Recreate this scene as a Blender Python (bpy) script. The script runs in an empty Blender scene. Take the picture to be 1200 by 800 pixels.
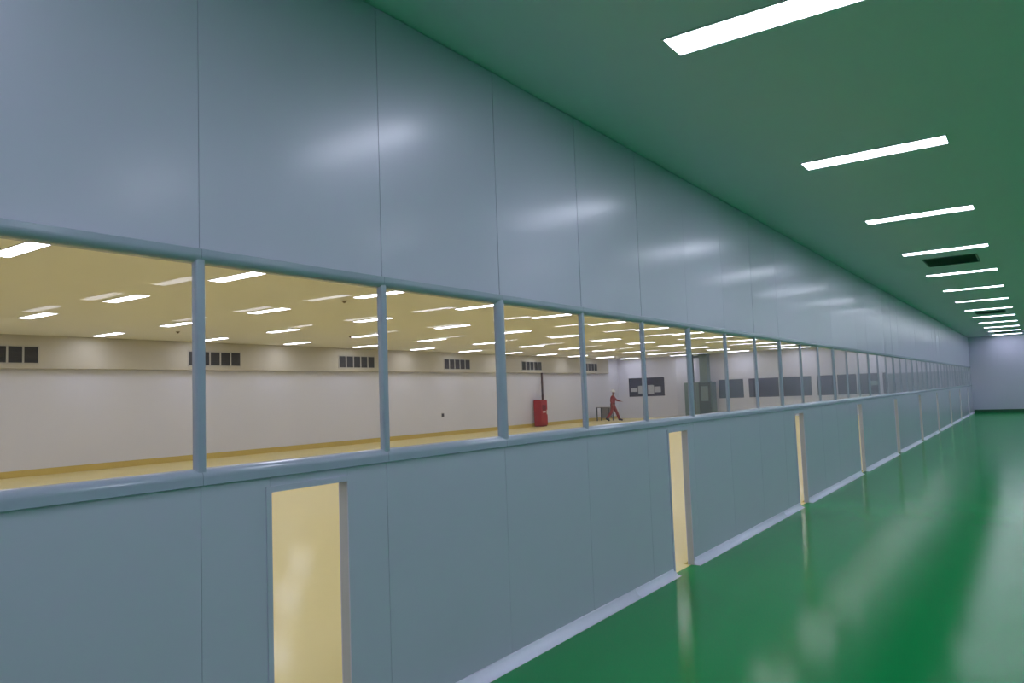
import bpy, bmesh, math, random
from mathutils import Vector, Matrix
random.seed(7)
scene = bpy.context.scene
col = scene.collection

# ------------------------------------------------------------ camera
F_PX, YAW, PITCH, ROLL, CAM_H = 889.34, 0.60448, 0.07254, -0.03688, 1.6
Fw = Vector((-math.sin(YAW)*math.cos(PITCH), math.cos(YAW)*math.cos(PITCH), math.sin(PITCH)))
Rt = Vector((math.cos(YAW), math.sin(YAW), 0)); Up = Rt.cross(Fw)
c_, s_ = math.cos(ROLL), math.sin(ROLL)
R2 = c_*Rt + s_*Up; U2 = -s_*Rt + c_*Up
cd = bpy.data.cameras.new('camera'); cam = bpy.data.objects.new('camera', cd); col.objects.link(cam)
m = Matrix.Identity(4)
for i in range(3):
    m[i][0], m[i][1], m[i][2] = R2[i], U2[i], -Fw[i]
m[2][3] = CAM_H
cam.matrix_world = m
cd.sensor_width = 36; cd.lens = F_PX*36/1200; cd.clip_start = .05; cd.clip_end = 200
scene.camera = cam

# ------------------------------------------------------------ world, exposure
w = bpy.data.worlds.new('world'); scene.world = w; w.use_nodes = True
w.node_tree.nodes['Background'].inputs[0].default_value = (.5, .6, .7, 1)
w.node_tree.nodes['Background'].inputs[1].default_value = 0.02
scene.view_settings.view_transform = 'Standard'; scene.view_settings.look = 'None'
scene.view_settings.gamma = 1; scene.view_settings.use_curve_mapping = False
scene.view_settings.exposure = 0.85
HALL_LAMP, ROOM_LAMP = 8.6, 8.6
HALL_LAMP_COL, ROOM_LAMP_COL = (.88, .91, 1.10, 1), (.94, .97, 1.16, 1)

# ------------------------------------------------------------ sizes of the place
WX = -2.724          # hall face of the window wall
PT = .05             # panel thickness
H = 3.67             # ceiling
L = 43.07            # far end
YB = -6.0            # end behind the photographer
XR = 12.4            # far right side of the hall
RX = -21.75           # far wall of the yellow room
Z0, Z1 = 1.295, 2.178
M0, MS = 1.7655, 1.0296
P_OP, O0, OW, OH = 4.22, 2.09, .44, 1.235

# ------------------------------------------------------------ materials
def nt(name):
    mt = bpy.data.materials.new(name); mt.use_nodes = True
    return mt, mt.node_tree, mt.node_tree.nodes['Principled BSDF']
def mat(name, colr, rough=.5, metal=0, noise=0, nscale=4, spec=.5, coat=0, coat_r=.1, bump=0, bscale=3, coat_ior=1.5, bstretch=1):
    mt, t, b = nt(name)
    b.inputs['Base Color'].default_value = (*colr, 1)
    b.inputs['Roughness'].default_value = rough
    b.inputs['Metallic'].default_value = metal
    b.inputs['Specular IOR Level'].default_value = spec
    b.inputs['Coat Weight'].default_value = coat
    b.inputs['Coat Roughness'].default_value = coat_r
    b.inputs['Coat IOR'].default_value = coat_ior
    tc = t.nodes.new('ShaderNodeTexCoord')
    n = t.nodes.new('ShaderNodeTexNoise'); n.inputs['Scale'].default_value = nscale
    t.links.new(tc.outputs['Object'], n.inputs['Vector'])
    r = t.nodes.new('ShaderNodeMix'); r.data_type = 'RGBA'
    k = max(noise, .01)
    r.inputs[6].default_value = (*[c*(1-k) for c in colr], 1)
    r.inputs[7].default_value = (*[min(1, c*(1+k)) for c in colr], 1)
    t.links.new(n.outputs['Fac'], r.inputs[0]); t.links.new(r.outputs[2], b.inputs['Base Color'])
    if bump:
        n2 = t.nodes.new('ShaderNodeTexNoise'); n2.inputs['Scale'].default_value = bscale
        n2.inputs['Detail'].default_value = 1
        mp = t.nodes.new('ShaderNodeMapping'); mp.inputs['Scale'].default_value = (1, 1, bstretch)
        t.links.new(tc.outputs['Object'], mp.inputs['Vector']); t.links.new(mp.outputs[0], n2.inputs['Vector'])
        bp = t.nodes.new('ShaderNodeBump'); bp.inputs['Strength'].default_value = bump
        bp.inputs['Distance'].default_value = .02
        t.links.new(n2.outputs['Fac'], bp.inputs['Height']); t.links.new(bp.outputs[0], b.inputs['Normal'])
        if coat: t.links.new(bp.outputs[0], b.inputs['Coat Normal'])
    return mt
def emis(name, colr, s):
    mt, t, b = nt(name)
    b.inputs['Base Color'].default_value = (.8, .8, .8, 1)
    b.inputs['Emission Color'].default_value = colr
    b.inputs['Emission Strength'].default_value = s
    return mt
def glass(name, tint):
    mt = bpy.data.materials.new(name); mt.use_nodes = True; t = mt.node_tree
    t.nodes.clear()
    out = t.nodes.new('ShaderNodeOutputMaterial'); mx = t.nodes.new('ShaderNodeMixShader')
    tr = t.nodes.new('ShaderNodeBsdfTransparent'); gl = t.nodes.new('ShaderNodeBsdfGlossy')
    tr.inputs[0].default_value = (*tint, 1); gl.inputs['Roughness'].default_value = .0
    gl.inputs['Color'].default_value = (1, 1, 1, 1)
    fr = t.nodes.new('ShaderNodeFresnel'); ge = t.nodes.new('ShaderNodeNewGeometry')
    mr = t.nodes.new('ShaderNodeMapRange')
    mr.inputs['To Min'].default_value = 1.23; mr.inputs['To Max'].default_value = 1/1.23
    t.links.new(ge.outputs['Backfacing'], mr.inputs['Value'])
    t.links.new(mr.outputs[0], fr.inputs['IOR'])
    t.links.new(fr.outputs[0], mx.inputs[0]); t.links.new(tr.outputs[0], mx.inputs[1]); t.links.new(gl.outputs[0], mx.inputs[2])
    t.links.new(mx.outputs[0], out.inputs[0])
    return mt
M = {}
M['panel'] = mat('blue_grey_panel', (.55, .54, .69), .42, metal=.18, spec=.5, coat=.6, coat_r=.20, bump=.16, bscale=1.3, bstretch=.25)
M['seam'] = mat('seam_sealant', (.50, .50, .62), .5)
M['trim'] = mat('frame_paint', (.36, .40, .52), .4, spec=.5, coat=.7, coat_r=.15)
M['cove'] = mat('pale_cove', (.80, .78, .95), .35)
M['hall_ceiling'] = mat('hall_ceiling_panel', (.78, .78, .86), .5, spec=.3)
M['hall_floor'] = mat('green_epoxy', (.002, .26, .064), .6, spec=0, coat=.58, coat_r=.115, coat_ior=1.38, bump=.03, bscale=60)
M['room_floor'] = mat('yellow_epoxy', (.74, .64, .30), .48, spec=.15, coat=.35, coat_r=.13, coat_ior=1.4)
M['room_wall'] = mat('room_wall_panel', (.68, .69, .79), .5)
M['bulkhead'] = mat('cream_bulkhead', (.52, .49, .41), .5)
M['room_ceiling'] = mat('room_ceiling_panel', (.84, .83, .76), .6)
M['yellow_base'] = mat('yellow_base', (.60, .46, .14), .45)
M['green_base'] = mat('dark_green_base', (.006, .07, .035), .4)
M['lamp_hall'] = emis('hall_lamp_diffuser', HALL_LAMP_COL, HALL_LAMP)
M['lamp_room'] = emis('room_lamp_diffuser', ROOM_LAMP_COL, ROOM_LAMP)
M['lamp_frame'] = mat('lamp_frame_white', (.75, .76, .78), .4)
M['glass'] = glass('window_glass', (.95, .94, .93))
M['grille'] = mat('grille_dark', (.045, .045, .05), .6)
M['grille_frame'] = mat('grille_frame', (.45, .44, .40), .5)
M['vent'] = mat('vent_green_grey', (.04, .075, .065), .6)
M['vent_slat'] = mat('vent_slat', (.14, .20, .18), .5)
M['red'] = mat('fire_red', (.38, .03, .04), .45)
M['red_dark'] = mat('dark_red', (.16, .01, .015), .5)
M['pipe'] = mat('dark_pipe', (.08, .05, .06), .5)
M['white'] = mat('white_plastic', (.8, .8, .78), .4)
M['pale_shape'] = mat('pale_shape_grey', (.46, .46, .50), .7)
M['screen'] = mat('screen_blue_grey', (.20, .26, .33), .5)
M['lining'] = mat('opening_lining', (.44, .43, .47), .45)
M['black'] = mat('black_rubber', (.02, .02, .025), .6)
M['dark_glass'] = mat('dark_window_glass', (.06, .058, .085), .12, spec=.5)
M['blue_glass'] = mat('bluish_window_glass', (.10, .13, .18), .12, spec=.5)
M['equip'] = mat('grey_green_steel', (.19, .26, .27), .45)
M['equip_dark'] = mat('dark_steel', (.09, .12, .14), .5)
M['equip_light'] = mat('light_steel', (.24, .31, .33), .4)
M['grey_metal'] = mat('grey_metal', (.30, .30, .31), .45)
M['skin'] = mat('skin', (.30, .16, .10), .5)
M['coverall'] = mat('red_coverall', (.32, .06, .07), .8, noise=.12, nscale=12)
M['helmet'] = mat('white_helmet', (.85, .85, .83), .3)
M['detector'] = mat('brass_grey', (.22, .17, .11), .4)

# ------------------------------------------------------------ mesh helpers
def obj(name, bm, mt, parent=None, smooth=False):
    me = bpy.data.meshes.new(name)
    bmesh.ops.recalc_face_normals(bm, faces=bm.faces)
    bm.to_mesh(me); bm.free()
    if smooth:
        for p in me.polygons: p.use_smooth = True
    me.materials.append(M[mt] if isinstance(mt, str) else mt)
    o = bpy.data.objects.new(name, me); col.objects.link(o)
    if parent is not None: o.parent = parent
    return o
def tag(o, label, cat, group=None):
    o['label'] = label; o['category'] = cat
    if group: o['group'] = group
    return o
def thing(name, label, cat, loc, rz=0, group=None):
    o = bpy.data.objects.new(name, None); col.objects.link(o)
    o.location = loc; o.rotation_euler = (0, 0, rz); o.empty_display_size = .1
    return tag(o, label, cat, group)
def struct(name, bm, mt, parent=None, smooth=False):
    o = obj(name, bm, mt, parent, smooth)
    if parent is None: o['kind'] = 'structure'
    return o
def box(bm, x0, x1, y0, y1, z0, z1, bev=0):
    vs = [bm.verts.new((x, y, z)) for x in (x0, x1) for y in (y0, y1) for z in (z0, z1)]
    fs = [(0,1,3,2),(4,6,7,5),(0,4,5,1),(2,3,7,6),(0,2,6,4),(1,5,7,3)]
    fc = [bm.faces.new([vs[i] for i in f]) for f in fs]
    if bev:
        es = list({e for f in fc for e in f.edges})
        bmesh.ops.bevel(bm, geom=es, offset=bev, segments=2, affect='EDGES')
def bx(*a, **k):
    bm = bmesh.new(); box(bm, *a, **k); return bm
def sweep(bm, prof, axis, a, b):
    """closed 2D profile swept along 'y' (profile in x,z) or 'z' (profile in x,y)"""
    def P(p, t):
        return (p[0], t, p[1]) if axis == 'y' else (p[0], p[1], t)
    v0 = [bm.verts.new(P(p, a)) for p in prof]; v1 = [bm.verts.new(P(p, b)) for p in prof]
    n = len(prof)
    for i in range(n):
        bm.faces.new((v0[i], v0[(i+1) % n], v1[(i+1) % n], v1[i]))
    bm.faces.new(v0); bm.faces.new(v1[::-1])
def cyl(bm, p0, p1, r0, r1=None, n=16):
    r1 = r0 if r1 is None else r1
    p0, p1 = Vector(p0), Vector(p1); d = (p1-p0).normalized()
    u = d.orthogonal().normalized(); v = d.cross(u)
    a = [bm.verts.new(p0+r0*(math.cos(t)*u+math.sin(t)*v)) for t in [2*math.pi*i/n for i in range(n)]]
    b = [bm.verts.new(p1+r1*(math.cos(t)*u+math.sin(t)*v)) for t in [2*math.pi*i/n for i in range(n)]]
    for i in range(n): bm.faces.new((a[i], a[(i+1) % n], b[(i+1) % n], b[i]))
    bm.faces.new(a[::-1]); bm.faces.new(b)

# ------------------------------------------------------------ floors, ceilings, end walls
struct('floor', bx(WX-PT/2, XR+.2, YB, L+.2, -.15, 0), 'hall_floor')
struct('floor_room', bx(RX-.2, WX-PT/2, YB, L+.2, -.15, 0), 'room_floor')
struct('ceiling', bx(WX-PT/2, XR+.2, YB, L+.2, H, H+.15), 'hall_ceiling')
struct('ceiling_room', bx(RX-.2, WX-PT/2, YB, L+.2, H, H+.15), 'room_ceiling')
def panel_run(bm, x0, x1, y0, y1, z0, z1, along):
    if along == 'x': box(bm, x0+.0006, x1-.0006, y0, y1, z0, z1, bev=.001)
    else: box(bm, x0, x1, y0+.0006, y1-.0006, z0, z1, bev=.001)
def end_wall(name, xa, xb, y0, y1, mt):
    bm = bmesh.new(); n = max(1, round((xb-xa)/1.16)); s = (xb-xa)/n
    for i in range(n): panel_run(bm, xa+i*s, xa+(i+1)*s, y0, y1, 0, H, 'x')
    return struct(name, bm, mt)
end_wall('wall_far', WX-PT/2, XR, L, L+.1, 'panel')
end_wall('wall_back', WX-PT/2, XR, YB-.1, YB, 'panel')
end_wall('wall_room_back', RX, WX-PT/2, YB-.1, YB, 'room_wall')
bm = bmesh.new()
n = 42; s = (L-YB)/n
for i in range(n): panel_run(bm, XR, XR+.1, YB+i*s, YB+(i+1)*s, 0, H, 'y')
struct('wall_right', bm, 'panel')
# far (left) wall of the yellow room, plain painted, with its dropped bulkhead
struct('wall_room_far', bx(RX-.1, RX, YB, L, 0, H), 'room_wall')
SX, SZ = RX+.20, 2.79
struct('trim_bulkhead', bx(RX, SX, YB, L-1.6, SZ, H, bev=.01), 'bulkhead')
# skirtings
struct('baseboard_far', bx(WX+.03, XR, L-.03, L, 0, .15, bev=.006), 'green_base')
struct('baseboard_right', bx(XR-.03, XR, YB, L-.03, 0, .15, bev=.006), 'green_base')
struct('baseboard_room_far', bx(RX, RX+.025, YB, L, 0, .17, bev=.006), 'yellow_base')

# ------------------------------------------------------------ the window wall
op = [(O0+k*P_OP, O0+k*P_OP+OW) for k in range(-1, 10) if O0+k*P_OP+OW < L-.5]
i0 = int(math.floor((YB-M0)/MS))+1; i1 = int(math.floor((L-M0)/MS))
bounds = [YB]+[M0+i*MS for i in range(i0, i1+1)]+[L]
up, lo = bmesh.new(), bmesh.new()
XB = WX-PT
for a, b in zip(bounds[:-1], bounds[1:]):
    n_v = len(up.verts); panel_run(up, XB, WX, a, b, Z1+.03, H-.006, 'y'); up.verts.ensure_lookup_table()
    dx = random.uniform(-.0014, .0014)
    for q in up.verts[n_v:]: q.co.x += dx*(2*(q.co.y-a)/(b-a)-1)
    # lower panels, cut by the low openings
    segs = [(a, b)]
    for o0, o1 in op:
        ns = []
        for s0, s1 in segs:
            if o1 <= s0 or o0 >= s1: ns.append((s0, s1)); continue
            if o0 > s0: ns.append((s0, o0))
            if o1 < s1: ns.append((o1, s1))
            box(lo, XB, WX, max(s0, o0), min(s1, o1), OH, Z0+.03)
        segs = ns
    for s0, s1 in segs:
        box(lo, XB, WX, s0+.0006, s1-.0006, 0, Z0+.03, bev=.001 if s1-s0 > .02 else 0)
wl = struct('wall_left', up, 'panel')
wl2 = struct('wall_left_lower', lo, 'panel')
# dark sealant just inside the joints
bm = bmesh.new()
box(bm, XB+.015, WX-.012, YB, L, Z1+.04, H-.001)
prev = YB
for o0, o1 in op+[(L, L)]:
    box(bm, XB+.015, WX-.012, prev, o0-.004, .002, Z0+.02); prev = o1+.004
obj('panel_core', bm, 'seam', wl)
# cove skirting, hall side and room side, broken at the openings
def cove(bm, x, sgn, r, a, b):
    pr = [(x, 0)]+[(x+sgn*(r-r*math.sin(t)), r-r*math.cos(t)) for t in [math.pi/2*i/8 for i in range(9)]]
    pr = [(x, 0), (x+sgn*r, 0)]+[(x+sgn*(r-r*math.sin(t)), r-r*math.cos(t)) for t in [math.pi/2*i/8 for i in range(1, 9)]]
    sweep(bm, pr, 'y', a, b)
bl, br = bmesh.new(), bmesh.new(); prev = YB
for o0, o1 in op+[(L-.03, L)]:
    y = prev
    while y < o0-.01:
        e = min(y+3.0, o0)
        cove(bl, WX, 1, .062, y+(.002 if y > prev else .0), e); y = e
    cove(br, XB, -1, .062, prev, o0); prev = o1
struct('baseboard_left', bl, 'cove', smooth=True)
struct('baseboard_room', br, 'yellow_base')
# thin metal lining round every low opening
names = ['first', 'second', 'third', 'fourth', 'fifth', 'sixth', 'seventh', 'eighth', 'ninth', 'tenth', 'eleventh', 'twelfth',
         'thirteenth', 'fourteenth', 'fifteenth', 'sixteenth', 'seventeenth', 'eighteenth']
for k, (o0, o1) in enumerate(op):
    t, e, pr = .004, .022, .006
    bm = bmesh.new()
    box(bm, XB, WX, o0, o0+t, 0, OH-t); box(bm, XB, WX, o1-t, o1, 0, OH-t); box(bm, XB, WX, o0, o1, OH-t, OH)
    lin = struct('door_%d' % (k+1), bm, 'lining')
    bm = bmesh.new()
    for ya, yb in ((o0-e, o0+t), (o1-t, o1+e)):
        box(bm, WX, WX+pr, ya, yb, .0, OH+e); box(bm, XB-pr, XB, ya, yb, .0, OH+e)
    box(bm, WX, WX+pr, o0+t, o1-t, OH-t, OH+e); box(bm, XB-pr, XB, o0+t, o1-t, OH-t, OH+e)
    obj('casing', bm, 'panel', lin)

# ribbon window: every bay is glass with its own sill, head and mullion
def half_round(c0, c1, x, sgn, p, n=8):
    """bulging profile from c0 to c1 standing p off the plane x"""
    cm, r = (c0+c1)/2, (c1-c0)/2
    return [(x+sgn*p*math.sin(math.pi*i/n)**.75, cm-r*math.cos(math.pi*i/n)) for i in range(n+1)]
PR = .024
def rail(bm, z0, z1, a, b, opens):
    """frame rail: flat face, big radius turning towards the glass (opens = +1 up, -1 down)"""
    f = .018; R_ = .034
    def side(x, sg):
        if opens > 0:
            pt = [(x, z0), (x+sg*(f-.003), z0+.001), (x+sg*f, z0+.004)]
            pt += [(x-sg*.018+sg*(f+.018)*math.cos(t), z1-R_+R_*math.sin(t)) for t in [math.pi/2*i/8 for i in range(9)]]
        else:
            pt = [(x, z1), (x+sg*(f-.003), z1-.001), (x+sg*f, z1-.004)]
            pt += [(x-sg*.018+sg*(f+.018)*math.cos(t), z0+R_-R_*math.sin(t)) for t in [math.pi/2*i/8 for i in range(9)]]
        return pt
    sweep(bm, side(WX, 1)+side(XB, -1)[::-1], 'y', a, b)
def post(bm, c, hw, z0, z1, rad, f, bk):
    """slim mullion: rounded towards the hall, flat towards the room"""
    pt = [(WX-bk+(f+bk)*math.sin(t), c-hw+rad-rad*math.cos(t)) for t in [math.pi/2*i/6 for i in range(7)]]
    sweep(bm, pt+[(p[0], 2*c-p[1]) for p in pt[::-1]], 'z', z0, z1)
wn = 0
for i in range(i0-1, i1+1):
    a = M0+i*MS if i >= i0 else YB
    b = M0+(i+1)*MS if i < i1 else L
    wn += 1
    g = struct('window_%d' % wn, bx(WX-.011, WX-.005, a, b, Z0+.035, Z1+.02), 'glass')
    bm = bmesh.new(); rail(bm, Z0, Z0+.068, a+.0008, b-.0008, 1); obj('window_sill', bm, 'trim', g)
    bm = bmesh.new(); rail(bm, Z1, Z1+.058, a+.0008, b-.0008, -1); obj('window_head', bm, 'trim', g)
    if i >= i0:
        wide = (i-2) % 3 == 0
        bm = bmesh.new()
        post(bm, a, .046 if wide else .024, Z0+.03, Z1+.03, .04 if wide else .010, .016 if wide else .011, .016)
        obj('mullion', bm, 'trim', g)

# ------------------------------------------------------------ ceiling lights
LW, LD = 1.17, .25
def lamp_mesh(kind):
    f = bmesh.new(); e = .018
    box(f, -LW/2-e, -LW/2, -LD/2-e, LD/2+e, -.008, 0, bev=.002); box(f, LW/2, LW/2+e, -LD/2-e, LD/2+e, -.008, 0, bev=.002)
    box(f, -LW/2, LW/2, -LD/2-e, -LD/2, -.008, 0, bev=.002); box(f, -LW/2, LW/2, LD/2, LD/2+e, -.008, 0, bev=.002)
    d = bmesh.new(); box(d, -LW/2, LW/2, -LD/2, LD/2, -.006, 0, bev=.0015)
    return f, d
protos = {}
def lamp(kind, x, y, label, group):
    if kind not in protos:
        t = thing('ceiling_light', label, 'ceiling light', (x, y, H), 0, group)
        f, d = lamp_mesh(kind)
        obj('frame', f, 'lamp_frame', t); obj('diffuser', d, 'lamp_'+kind, t)
        protos[kind] = t; return t
    r = protos[kind].copy(); col.objects.link(r); r.location = (x, y, H)
    for ch in list(protos[kind].children):
        cc = ch.copy(); col.objects.link(cc); cc.parent = r
    tag(r, label, 'ceiling light', group); return r
LY0, LP = 4.245, 3.1666
ks = [k for k in range(-3, 13) if LY0+k*LP < L-.4]
def th(k): return names[k]
for k in ks:
    y = LY0+k*LP
    if k >= 0:
        lb = ('long white ceiling light of the green hall, nearest and cut by the top edge' if k == 0 else
              'long white ceiling light of the green hall, %s from the camera in its row' % th(k))
        lamp('hall', -1.0925, y, lb, 'green hall ceiling lights in the visible row')
    else:
        lamp('hall', -1.0925, y, 'green hall ceiling light behind the camera, outside the photo', 'green hall ceiling lights outside the photo')
    for r_ in range(1, 6):
        lamp('hall', -1.0925+2.33*r_, y-.45, 'green hall ceiling light beyond the right edge, mirrored in the glass',
             'green hall ceiling lights mirrored in the glass')
ROWX = [-20.50, -17.25, -13.75, -10.40, -7.05, -3.95]
rown = ['row nearest the bulkhead wall', 'second row from the bulkhead wall', 'third row from the bulkhead wall', 'fourth row from the bulkhead wall']
for r_, x in enumerate(ROWX):
    for k in ks:
        y = LY0+k*LP
        seen = r_ < 4 and y > -x*.30+.6
        if seen:
            lb = 'yellow room ceiling light, %s, %s along from the near end' % (rown[r_], th(k) if k >= 0 else 'nearest')
            lamp('room', x, y, lb, 'yellow room ceiling lights in view')
        else:
            lamp('room', x, y, 'yellow room ceiling light above the window head or left of view', 'yellow room ceiling lights out of view')

# ------------------------------------------------------------ vents in the hall ceiling
for k, (nm, y) in enumerate([('nearest, between fourth and fifth light', 15.05), ('middle one, smaller with distance', 27.75), ('farthest, close to the end wall', 40.45)]):
    t = thing('ceiling_vent', 'dark louvred vent in the green ceiling, %s' % nm, 'vent', (-1.1, y, H), 0, 'hall ceiling vents')
    w2, d2 = .37, .48
    obj('backing', bx(-w2, w2, -d2, d2, -.004, 0), 'vent', t)
    bm = bmesh.new()
    for a in ((-w2-.03, -w2, -d2-.03, d2+.03), (w2, w2+.03, -d2-.03, d2+.03), (-w2, w2, -d2-.03, -d2), (-w2, w2, d2, d2+.03)):
        box(bm, *a, -.012, 0, bev=.003)
    obj('frame', bm, 'vent_slat', t)
    for j in range(8):
        yy = -d2+.06+j*.12
        bm = bmesh.new()
        sweep(bm, [(yy-.03, -.014), (yy+.02, -.004), (yy+.024, -.004), (yy-.026, -.016)], 'y', -w2, w2)
        bmesh.ops.rotate(bm, verts=bm.verts, cent=(0, 0, 0), matrix=Matrix.Rotation(math.pi/2, 3, 'Z'))
        obj('slat', bm, 'vent_slat', t)

# ------------------------------------------------------------ grilles on the bulkhead
gn = ['cut by the left edge', 'seen just right of the first mullion', 'seen just left of the second mullion', 'in the third window bay',
      'above the red fire cabinet', 'nearest the far corner']
for k in range(6):
    y0 = 7.43+k*6.14; cw, gap, n = .33, .045, 5
    t = thing('wall_grille', 'dark five-celled air grille on the cream bulkhead, %s' % gn[k], 'vent', (SX, y0+.925, 2.94), 0, 'bulkhead air grilles')
    wt = n*cw+(n-1)*gap
    obj('backing', bx(0, .004, -wt/2, wt/2, 0, .42), 'grille', t)
    bm = bmesh.new(); e = .035
    box(bm, 0, .02, -wt/2-e, wt/2+e, -e, 0); box(bm, 0, .02, -wt/2-e, wt/2+e, .42, .42+e)
    box(bm, 0, .02, -wt/2-e, -wt/2, 0, .42); box(bm, 0, .02, wt/2, wt/2+e, 0, .42)
    for j in range(n-1):
        yy = -wt/2+(j+1)*cw+j*gap; box(bm, 0, .02, yy, yy+gap, 0, .42)
    obj('frame', bm, 'grille_frame', t)
    for j in range(n):
        bm = bmesh.new(); ya = -wt/2+j*(cw+gap)
        for q in range(7):
            zz = .03+q*.058; sweep(bm, [(.005, zz+.012), (.016, zz), (.018, zz+.003), (.007, zz+.015)], 'y', ya, ya+cw)
        obj('louvre_set', bm, 'grille', t)

# ------------------------------------------------------------ fire cabinet, pipe and small wall items
CX = RX+.30
t = thing('fire_cabinet', 'tall red fire hose cabinet standing against the cream wall', 'fire cabinet', (CX, 33.43, 0), 0)
obj('body', bx(-.2, .22, -.32, .32, .06, 1.38, bev=.01), 'red', t)
obj('plinth', bx(-.18, .19, -.29, .29, 0, .06), 'red_dark', t)
dr = obj('door', bx(.22, .245, -.29, .29, .12, 1.33, bev=.006), 'red', t)
obj('handle', bx(.245, .28, .20, .23, .62, .86, bev=.005), 'white', dr)
obj('pane', bx(.245, .25, -.20, .14, .84, 1.12), 'red_dark', dr)
obj('pane_label', bx(.2452, .249, -.16, .12, .72, .80), 'white', dr)
bm = bmesh.new(); cyl(bm, (0, 0, 0), (0, 0, SZ-1.385), .055)
for z in (.18, .85): cyl(bm, (0, 0, z), (0, 0, z+.04), .075)
o = obj('riser_pipe', bm, 'pipe', smooth=False); o.location = (CX+.02, 33.66, 1.383)
tag(o, 'dark riser pipe running from the red cabinet up to the bulkhead', 'pipe')
t = thing('wall_outlet', 'tiny dark socket on the lower cream wall in the third bay', 'socket', (RX, 25.9, .9))
obj('cover_plate', bx(0, .012, -.09, .09, -.09, .09, bev=.004), 'grey_metal', t); obj('insert', bx(.012, .018, -.06, .06, -.06, .06), 'black', t)
for k, (x, y, nm) in enumerate([(-11.5, 10.7, 'above the second window bay'), (-18.9, 11.6, 'above the first window bay'), (-17.6, 16.6, 'deeper in the second window bay')]):
    t = thing('smoke_detector', 'small round brownish detector on the yellow room ceiling, %s' % nm, 'detector', (x, y, H), 0, 'ceiling detectors')
    bm = bmesh.new(); cyl(bm, (0, 0, 0), (0, 0, -.015), .055, .05, 20); obj('base', bm, 'detector', t)
    bm = bmesh.new(); cyl(bm, (0, 0, -.015), (0, 0, -.045), .035, .02, 20); obj('sensor_head', bm, 'detector', t)

# small steel table by the walking person
t = thing('work_table', 'small grey steel table behind the walking person', 'table', (-20.95, 39.6, 0))
obj('table_top', bx(-.42, .42, -.3, .3, .76, .80, bev=.006), 'grey_metal', t)
for sx in (-1, 1):
    for sy in (-1, 1):
        obj('leg', bx(sx*.38-.025, sx*.38+.025, sy*.26-.025, sy*.26+.025, 0, .76), 'equip_dark', t)
obj('side_panel', bx(-.33, .33, .24, .255, .15, .76), 'grey_metal', t)

# ------------------------------------------------------------ room end wall with its windows
def end_window(name, xa, xb, za, zb, mts, bars=(), cross=None):
    """framed window standing on the end wall face at y=L"""
    fr = bmesh.new(); e = .05
    for a in ((xa-e, xa, za-e, zb+e), (xb, xb+e, za-e, zb+e), (xa, xb, za-e, za), (xa, xb, zb, zb+e)):
        box(fr, a[0], a[1], L-.03, L+.03, a[2], a[3], bev=.004)
    for b_ in bars: box(fr, b_-.03, b_+.03, L-.025, L+.02, za, zb)
    xs = [xa]+list(bars)+[xb]
    first = None
    for j in range(len(xs)-1):
        g = bx(xs[j], xs[j+1], L-.012, L+.002, za, zb)
        if first is None:
            first = struct(name, g, mts[0])
        else:
            obj('pane', g, mts[min(j, len(mts)-1)], first)
    obj('window_frame', fr, 'room_wall', first)
    if cross:
        c0, c1, z = cross; obj('sash_rail', bx(c0, c1, L-.024, L-.013, z-.12, z+.12, bev=.003), 'equip_light', first)
    return first
end_wall('wall_room_end', RX, WX-PT/2, L, L+.1, 'room_wall')
WN = wn
w1 = end_window('window_%d' % (WN+1), -21.02, -18.65, 1.32, 2.46, ['dark_glass', 'dark_glass'], bars=(-19.85,))
w2_ = end_window('window_%d' % (WN+2), -15.30, -13.85, 1.07, 2.13, ['blue_glass'])
w3_ = end_window('window_%d' % (WN+3), -13.55, -10.15, 1.07, 2.13, ['dark_glass', 'dark_glass', 'blue_glass'], bars=(-11.85, -10.6))
w4_ = end_window('window_%d' % (WN+4), -9.85, -6.82, 1.07, 2.13, ['dark_glass']*3, bars=(-8.85, -7.85), cross=(-7.3, -6.82, 1.62))
w5_ = end_window('window_%d' % (WN+5), -6.62, -6.42, 1.07, 2.13, ['dark_glass'])
# pale flat sheets added for the white shapes behind the first window
for k, (xa, xb, za, zb, nm) in enumerate([(-20.9, -20.45, 1.62, 1.86, 'lower left'), (-20.4, -20.05, 1.50, 1.98, 'tall left'),
                                    (-19.75, -19.35, 1.45, 2.0, 'tall right'), (-19.33, -18.9, 1.55, 1.9, 'lower right')]):
    o = obj('pale_shape_sheet', bx(xa, xb, L-.016, L-.012, za, zb), 'pale_shape')
    tag(o, 'pale stand-in for a white shape behind the dark window right of the person, %s one' % nm, 'pale_shape', 'pale shapes in the dark window')

# grey-green machine cabinet with duct rising to the ceiling
t = thing('air_handling_cabinet', 'grey-green machine cabinet with a duct rising to the ceiling', 'machine', (-16.25, L-.55, 0))
obj('body', bx(-.78, .85, -.4, .4, .08, 2.03, bev=.015), 'equip', t)
obj('plinth', bx(-.74, .81, -.36, .36, 0, .08), 'equip_dark', t)
dr = obj('door', bx(-.72, -.06, -.425, -.4, .16, 1.96, bev=.006), 'equip', t)
obj('handle', bx(-.14, -.11, -.455, -.425, .95, 1.2, bev=.004), 'equip_dark', dr)
dr = obj('door', bx(.1, .8, -.425, -.4, .16, 2.0, bev=.006), 'equip_dark', t)
obj('pane', bx(.24, .66, -.43, -.425, .95, 1.8, bev=.002), 'equip_light', dr)
bm = bmesh.new(); box(bm, .14, .60, -.25, .25, 2.03, H-.006, bev=.01); box(bm, .10, .64, -.29, .29, 2.03, 2.09); box(bm, .10, .64, -.29, .29, H-.1, H-.006)
obj('duct', bm, 'equip', t)
bm = bmesh.new(); cyl(bm, (-.32, -.1, 2.03), (-.32, -.1, H-.006), .07); obj('pipe', bm, 'equip_dark', t)
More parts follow.
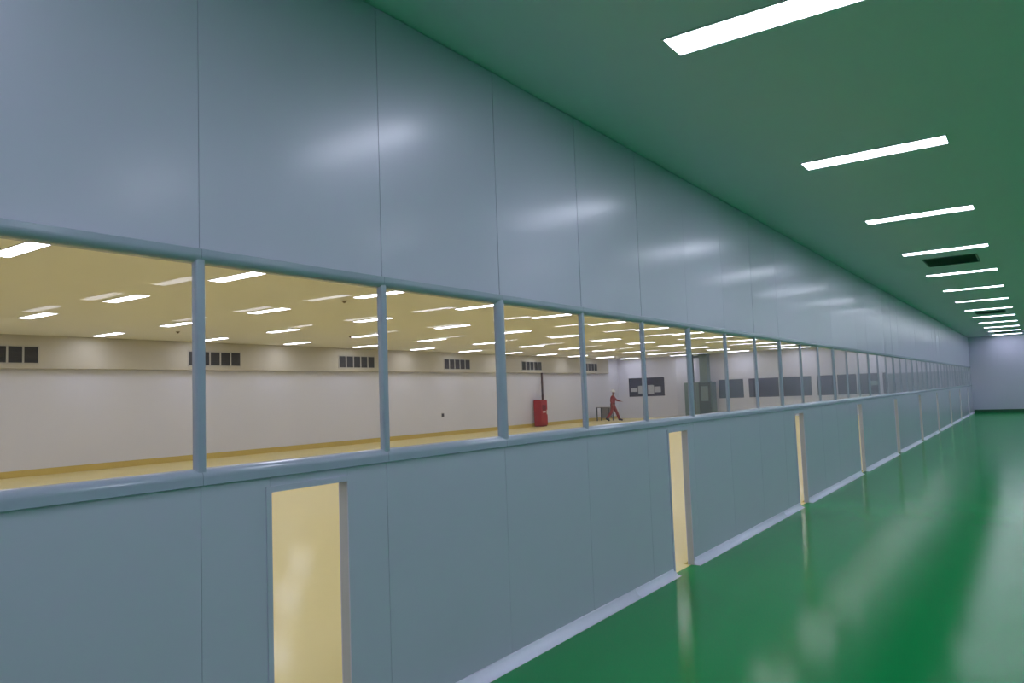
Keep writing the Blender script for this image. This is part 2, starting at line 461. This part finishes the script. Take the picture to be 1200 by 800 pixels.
bm = bmesh.new(); cyl(bm, (-.32, -.1, H-.16), (.14, -.1, H-.16), .05); obj('pipe', bm, 'equip_dark', t)
# low blue-grey partition between the end windows and the window wall
bm = bmesh.new()
for i in range(3): box(bm, -6.28+i*1.15+.002, -6.28+(i+1)*1.15-.002, L-.62, L-.54, .05, 2.04, bev=.004)
t = thing('partition_screen', 'blue-grey partition screen at the far end beside the window wall', 'partition', (0, 0, 0))
obj('screen_panel', bm, 'screen', t)
bm = bmesh.new()
for x in (-6.28, -5.13, -3.98, -2.86): box(bm, x-.02, x+.02, L-.63, L-.53, 0, 2.06)
box(bm, -6.28, -2.86, L-.63, L-.53, 2.04, 2.08); obj('screen_frame', bm, 'trim', t)

# ------------------------------------------------------------ the walking person
def skin_mesh(name, pts, edges, mt, parent, root=0, sub=2):
    me = bpy.data.meshes.new(name)
    me.from_pydata([p[:3] for p in pts], edges, []); me.update()
    o = bpy.data.objects.new(name, me); col.objects.link(o)
    sk = o.modifiers.new('skin', 'SKIN'); sk.use_smooth_shade = True
    for i, p in enumerate(pts):
        sv = me.skin_vertices[0].data[i]
        rr = p[3] if isinstance(p[3], tuple) else (p[3], p[3])
        sv.radius = rr; sv.use_root = (i == root)
    ss = o.modifiers.new('sub', 'SUBSURF'); ss.levels = sub; ss.render_levels = sub
    me.materials.append(M[mt]); o.parent = parent
    return o
# local frame: +x is the walking direction, +y is the body's left, feet at z=0
J = dict(pel=(0, 0, .92), bel=(.0, 0, 1.08), che=(.01, 0, 1.22), uc=(.015, 0, 1.375), nk=(.02, 0, 1.475), jw=(.055, 0, 1.555), hd=(.05, 0, 1.62), tp=(.045, 0, 1.70),
         sL=(.02, .17, 1.40), eL=(.20, .20, 1.19), wL=(.44, .17, 1.12),
         sR=(.01, -.17, 1.40), eR=(-.10, -.22, 1.15), wR=(.00, -.23, .93),
         hL=(0, .09, .90), kL=(.20, .10, .50), aL=(.33, .10, .10),
         hR=(0, -.09, .90), kR=(-.10, -.10, .50), aR=(-.38, -.10, .16))
def hand(pts, edges, wi, w, d, side):
    """palm, four fingers, thumb; w wrist point, d direction"""
    w, d = Vector(w), Vector(d).normalized()
    sd = Vector((0, 0, 1)).cross(d); sd = (sd if sd.length > .1 else Vector((0, 1, 0))).normalized()
    nrm = d.cross(sd).normalized()
    palm = w+d*.055
    pts.append((*palm, (.026, .034))); pi_ = len(pts)-1; edges.append((wi, pi_))
    for q, ln in zip((-1.5, -.5, .5, 1.5), (.060, .075, .072, .055)):
        a = palm+d*.04+sd*q*.019; b_ = a+d*ln*.5-nrm*.006; c2 = b_+d*ln*.4-nrm*.02
        n0 = len(pts); pts += [(*a, .0095), (*b_, .0085), (*c2, .007)]
        edges += [(pi_, n0), (n0, n0+1), (n0+1, n0+2)]
    a = w+d*.03+sd*side*.032; b_ = a+d*.035+sd*side*.018
    n0 = len(pts); pts += [(*a, .011), (*b_, .009)]; edges += [(pi_, n0), (n0, n0+1)]
def build_person(loc, rz):
    t = thing('person', 'person in red coveralls and a white hard hat walking, one arm held out', 'person', loc, rz)
    P = []; E_ = []
    def v(k, r): P.append((*J[k], r)); return len(P)-1
    pel = v('pel', (.13, .10)); bel = v('bel', (.12, .09)); che = v('che', (.12, .08)); uc = v('uc', (.065, .055)); nk = v('nk', .042); jw = v('jw', (.052, .062)); hd = v('hd', (.074, .088)); tp = v('tp', (.066, .078))
    E_ += [(pel, bel), (bel, che), (che, uc), (uc, nk), (nk, jw), (jw, hd), (hd, tp)]
    n0 = len(P); P.append((.138, 0, 1.60, .015)); E_.append((hd, n0))          # nose
    for sy in (-1, 1):
        n0 = len(P); P.append((.045, sy*.088, 1.60, .016)); E_.append((hd, n0))   # ears
    for sd_, sg in (('L', 1), ('R', -1)):
        s_i = v('s'+sd_, .042); e_i = v('e'+sd_, .036); w_i = v('w'+sd_, .028)
        E_ += [(uc, s_i), (s_i, e_i), (e_i, w_i)]
        d = Vector(J['w'+sd_])-Vector(J['e'+sd_]); hand(P, E_, w_i, J['w'+sd_], d, -sg)
        h_i = v('h'+sd_, .085); k_i = v('k'+sd_, .055); a_i = v('a'+sd_, .040)
        E_ += [(pel, h_i), (h_i, k_i), (k_i, a_i)]
        a = J['a'+sd_]
        fx, fz = (.16, .02) if sd_ == 'L' else (.13, -.10)
        n0 = len(P); P.append((a[0]+fx, a[1], a[2]-.05+fz, .032)); E_.append((a_i, n0))
    body = skin_mesh('body', P, E_, 'skin', t)
    # coverall
    Q = []; G = []
    def u(k, r, off=(0, 0, 0)): Q.append((J[k][0]+off[0], J[k][1]+off[1], J[k][2]+off[2], r)); return len(Q)-1
    pel = u('pel', (.165, .135)); bel = u('bel', (.15, .125)); che = u('che', (.165, .125)); uc = u('uc', (.15, .11)); nk = u('nk', .085, (0, 0, -.015))
    G += [(pel, bel), (bel, che), (che, uc), (uc, nk)]
    for sd_ in 'LR':
        h_i = u('h'+sd_, .115); k_i = u('k'+sd_, .085); a_i = u('a'+sd_, .078, (0, 0, -.005))
        G += [(pel, h_i), (h_i, k_i), (k_i, a_i)]
    skin_mesh('coverall', Q, G, 'coverall', t)
    for sd_, sg in (('L', 1), ('R', -1)):
        s_, e_, w_ = Vector(J['s'+sd_]), Vector(J['e'+sd_]), Vector(J['w'+sd_])
        ch = [(.015, sg*.07, 1.385, .07), (*s_, .078), (*(s_*.5+e_*.5), .068), (*e_, .062), (*(e_*.1+w_*.9), .048)]
        skin_mesh('sleeve', ch, [(0, 1), (1, 2), (2, 3), (3, 4)], 'coverall', t)
    # boots
    for sd_ in 'LR':
        a = Vector(J['a'+sd_]); tl = .20 if sd_ == 'L' else .17
        dz = .04 if sd_ == 'L' else -.08
        toe = a+Vector((tl, 0, -.055+(dz if sd_ == 'R' else 0)))
        heel = a+Vector((-.05, 0, -.05))
        skin_mesh('boot', [(*(a+Vector((0, 0, .06))), .06), (*a, .058), (*heel, .044), (*toe, .042)], [(0, 1), (1, 2), (1, 3)], 'black', t)
    # belt bag
    bm = bmesh.new(); cyl(bm, (0, 0, .975), (0, 0, 1.02), .165, .165, 28)
    bmesh.ops.scale(bm, vec=(.88, 1.06, 1), verts=bm.verts); obj('belt', bm, 'black', t)
    bm = bx(-.15, .03, .17, .25, .78, .99, bev=.015); obj('tool_pouch', bm, 'black', t)
    # hard hat
    bm = bmesh.new(); bmesh.ops.create_uvsphere(bm, u_segments=24, v_segments=14, radius=1)
    bmesh.ops.delete(bm, geom=[q for q in bm.verts if q.co.z < -.05], context='VERTS')
    for q in bm.verts: q.co = Vector((q.co.x*.145+.045, q.co.y*.125, q.co.z*.135+1.655))
    hat = obj('hard_hat', bm, 'helmet', t, smooth=True)
    sm = hat.modifiers.new('s', 'SOLIDIFY'); sm.thickness = .008
    bm = bmesh.new(); cyl(bm, (.065, 0, 1.648), (.065, 0, 1.660), .175, .16, 28)
    bmesh.ops.scale(bm, vec=(1, .84, 1), verts=bm.verts)
    obj('hat_brim', bm, 'helmet', hat)
    bm = bmesh.new(); arc = [math.pi*(.08+.84*i/16) for i in range(17)]
    o_ = [(.045+.155*math.cos(q), 1.655+.147*math.sin(q)) for q in arc]; n_ = [(.045+.138*math.cos(q), 1.655+.128*math.sin(q)) for q in arc[::-1]]
    sweep(bm, o_+n_, 'y', -.012, .012); obj('hat_ridge', bm, 'helmet', hat)
    # eyes and mouth
    bm = bmesh.new()
    for sy in (-1, 1):
        cyl(bm, (.118, sy*.032, 1.612), (.132, sy*.032, 1.612), .011, .008, 10)
    obj('eyes', bm, 'black', t)
    bm = bx(.112, .128, -.022, .022, 1.545, 1.551, bev=.002); obj('mouth', bm, 'red_dark', t)
    return t
build_person((-20.05, 38.9, 0), math.radians(27))
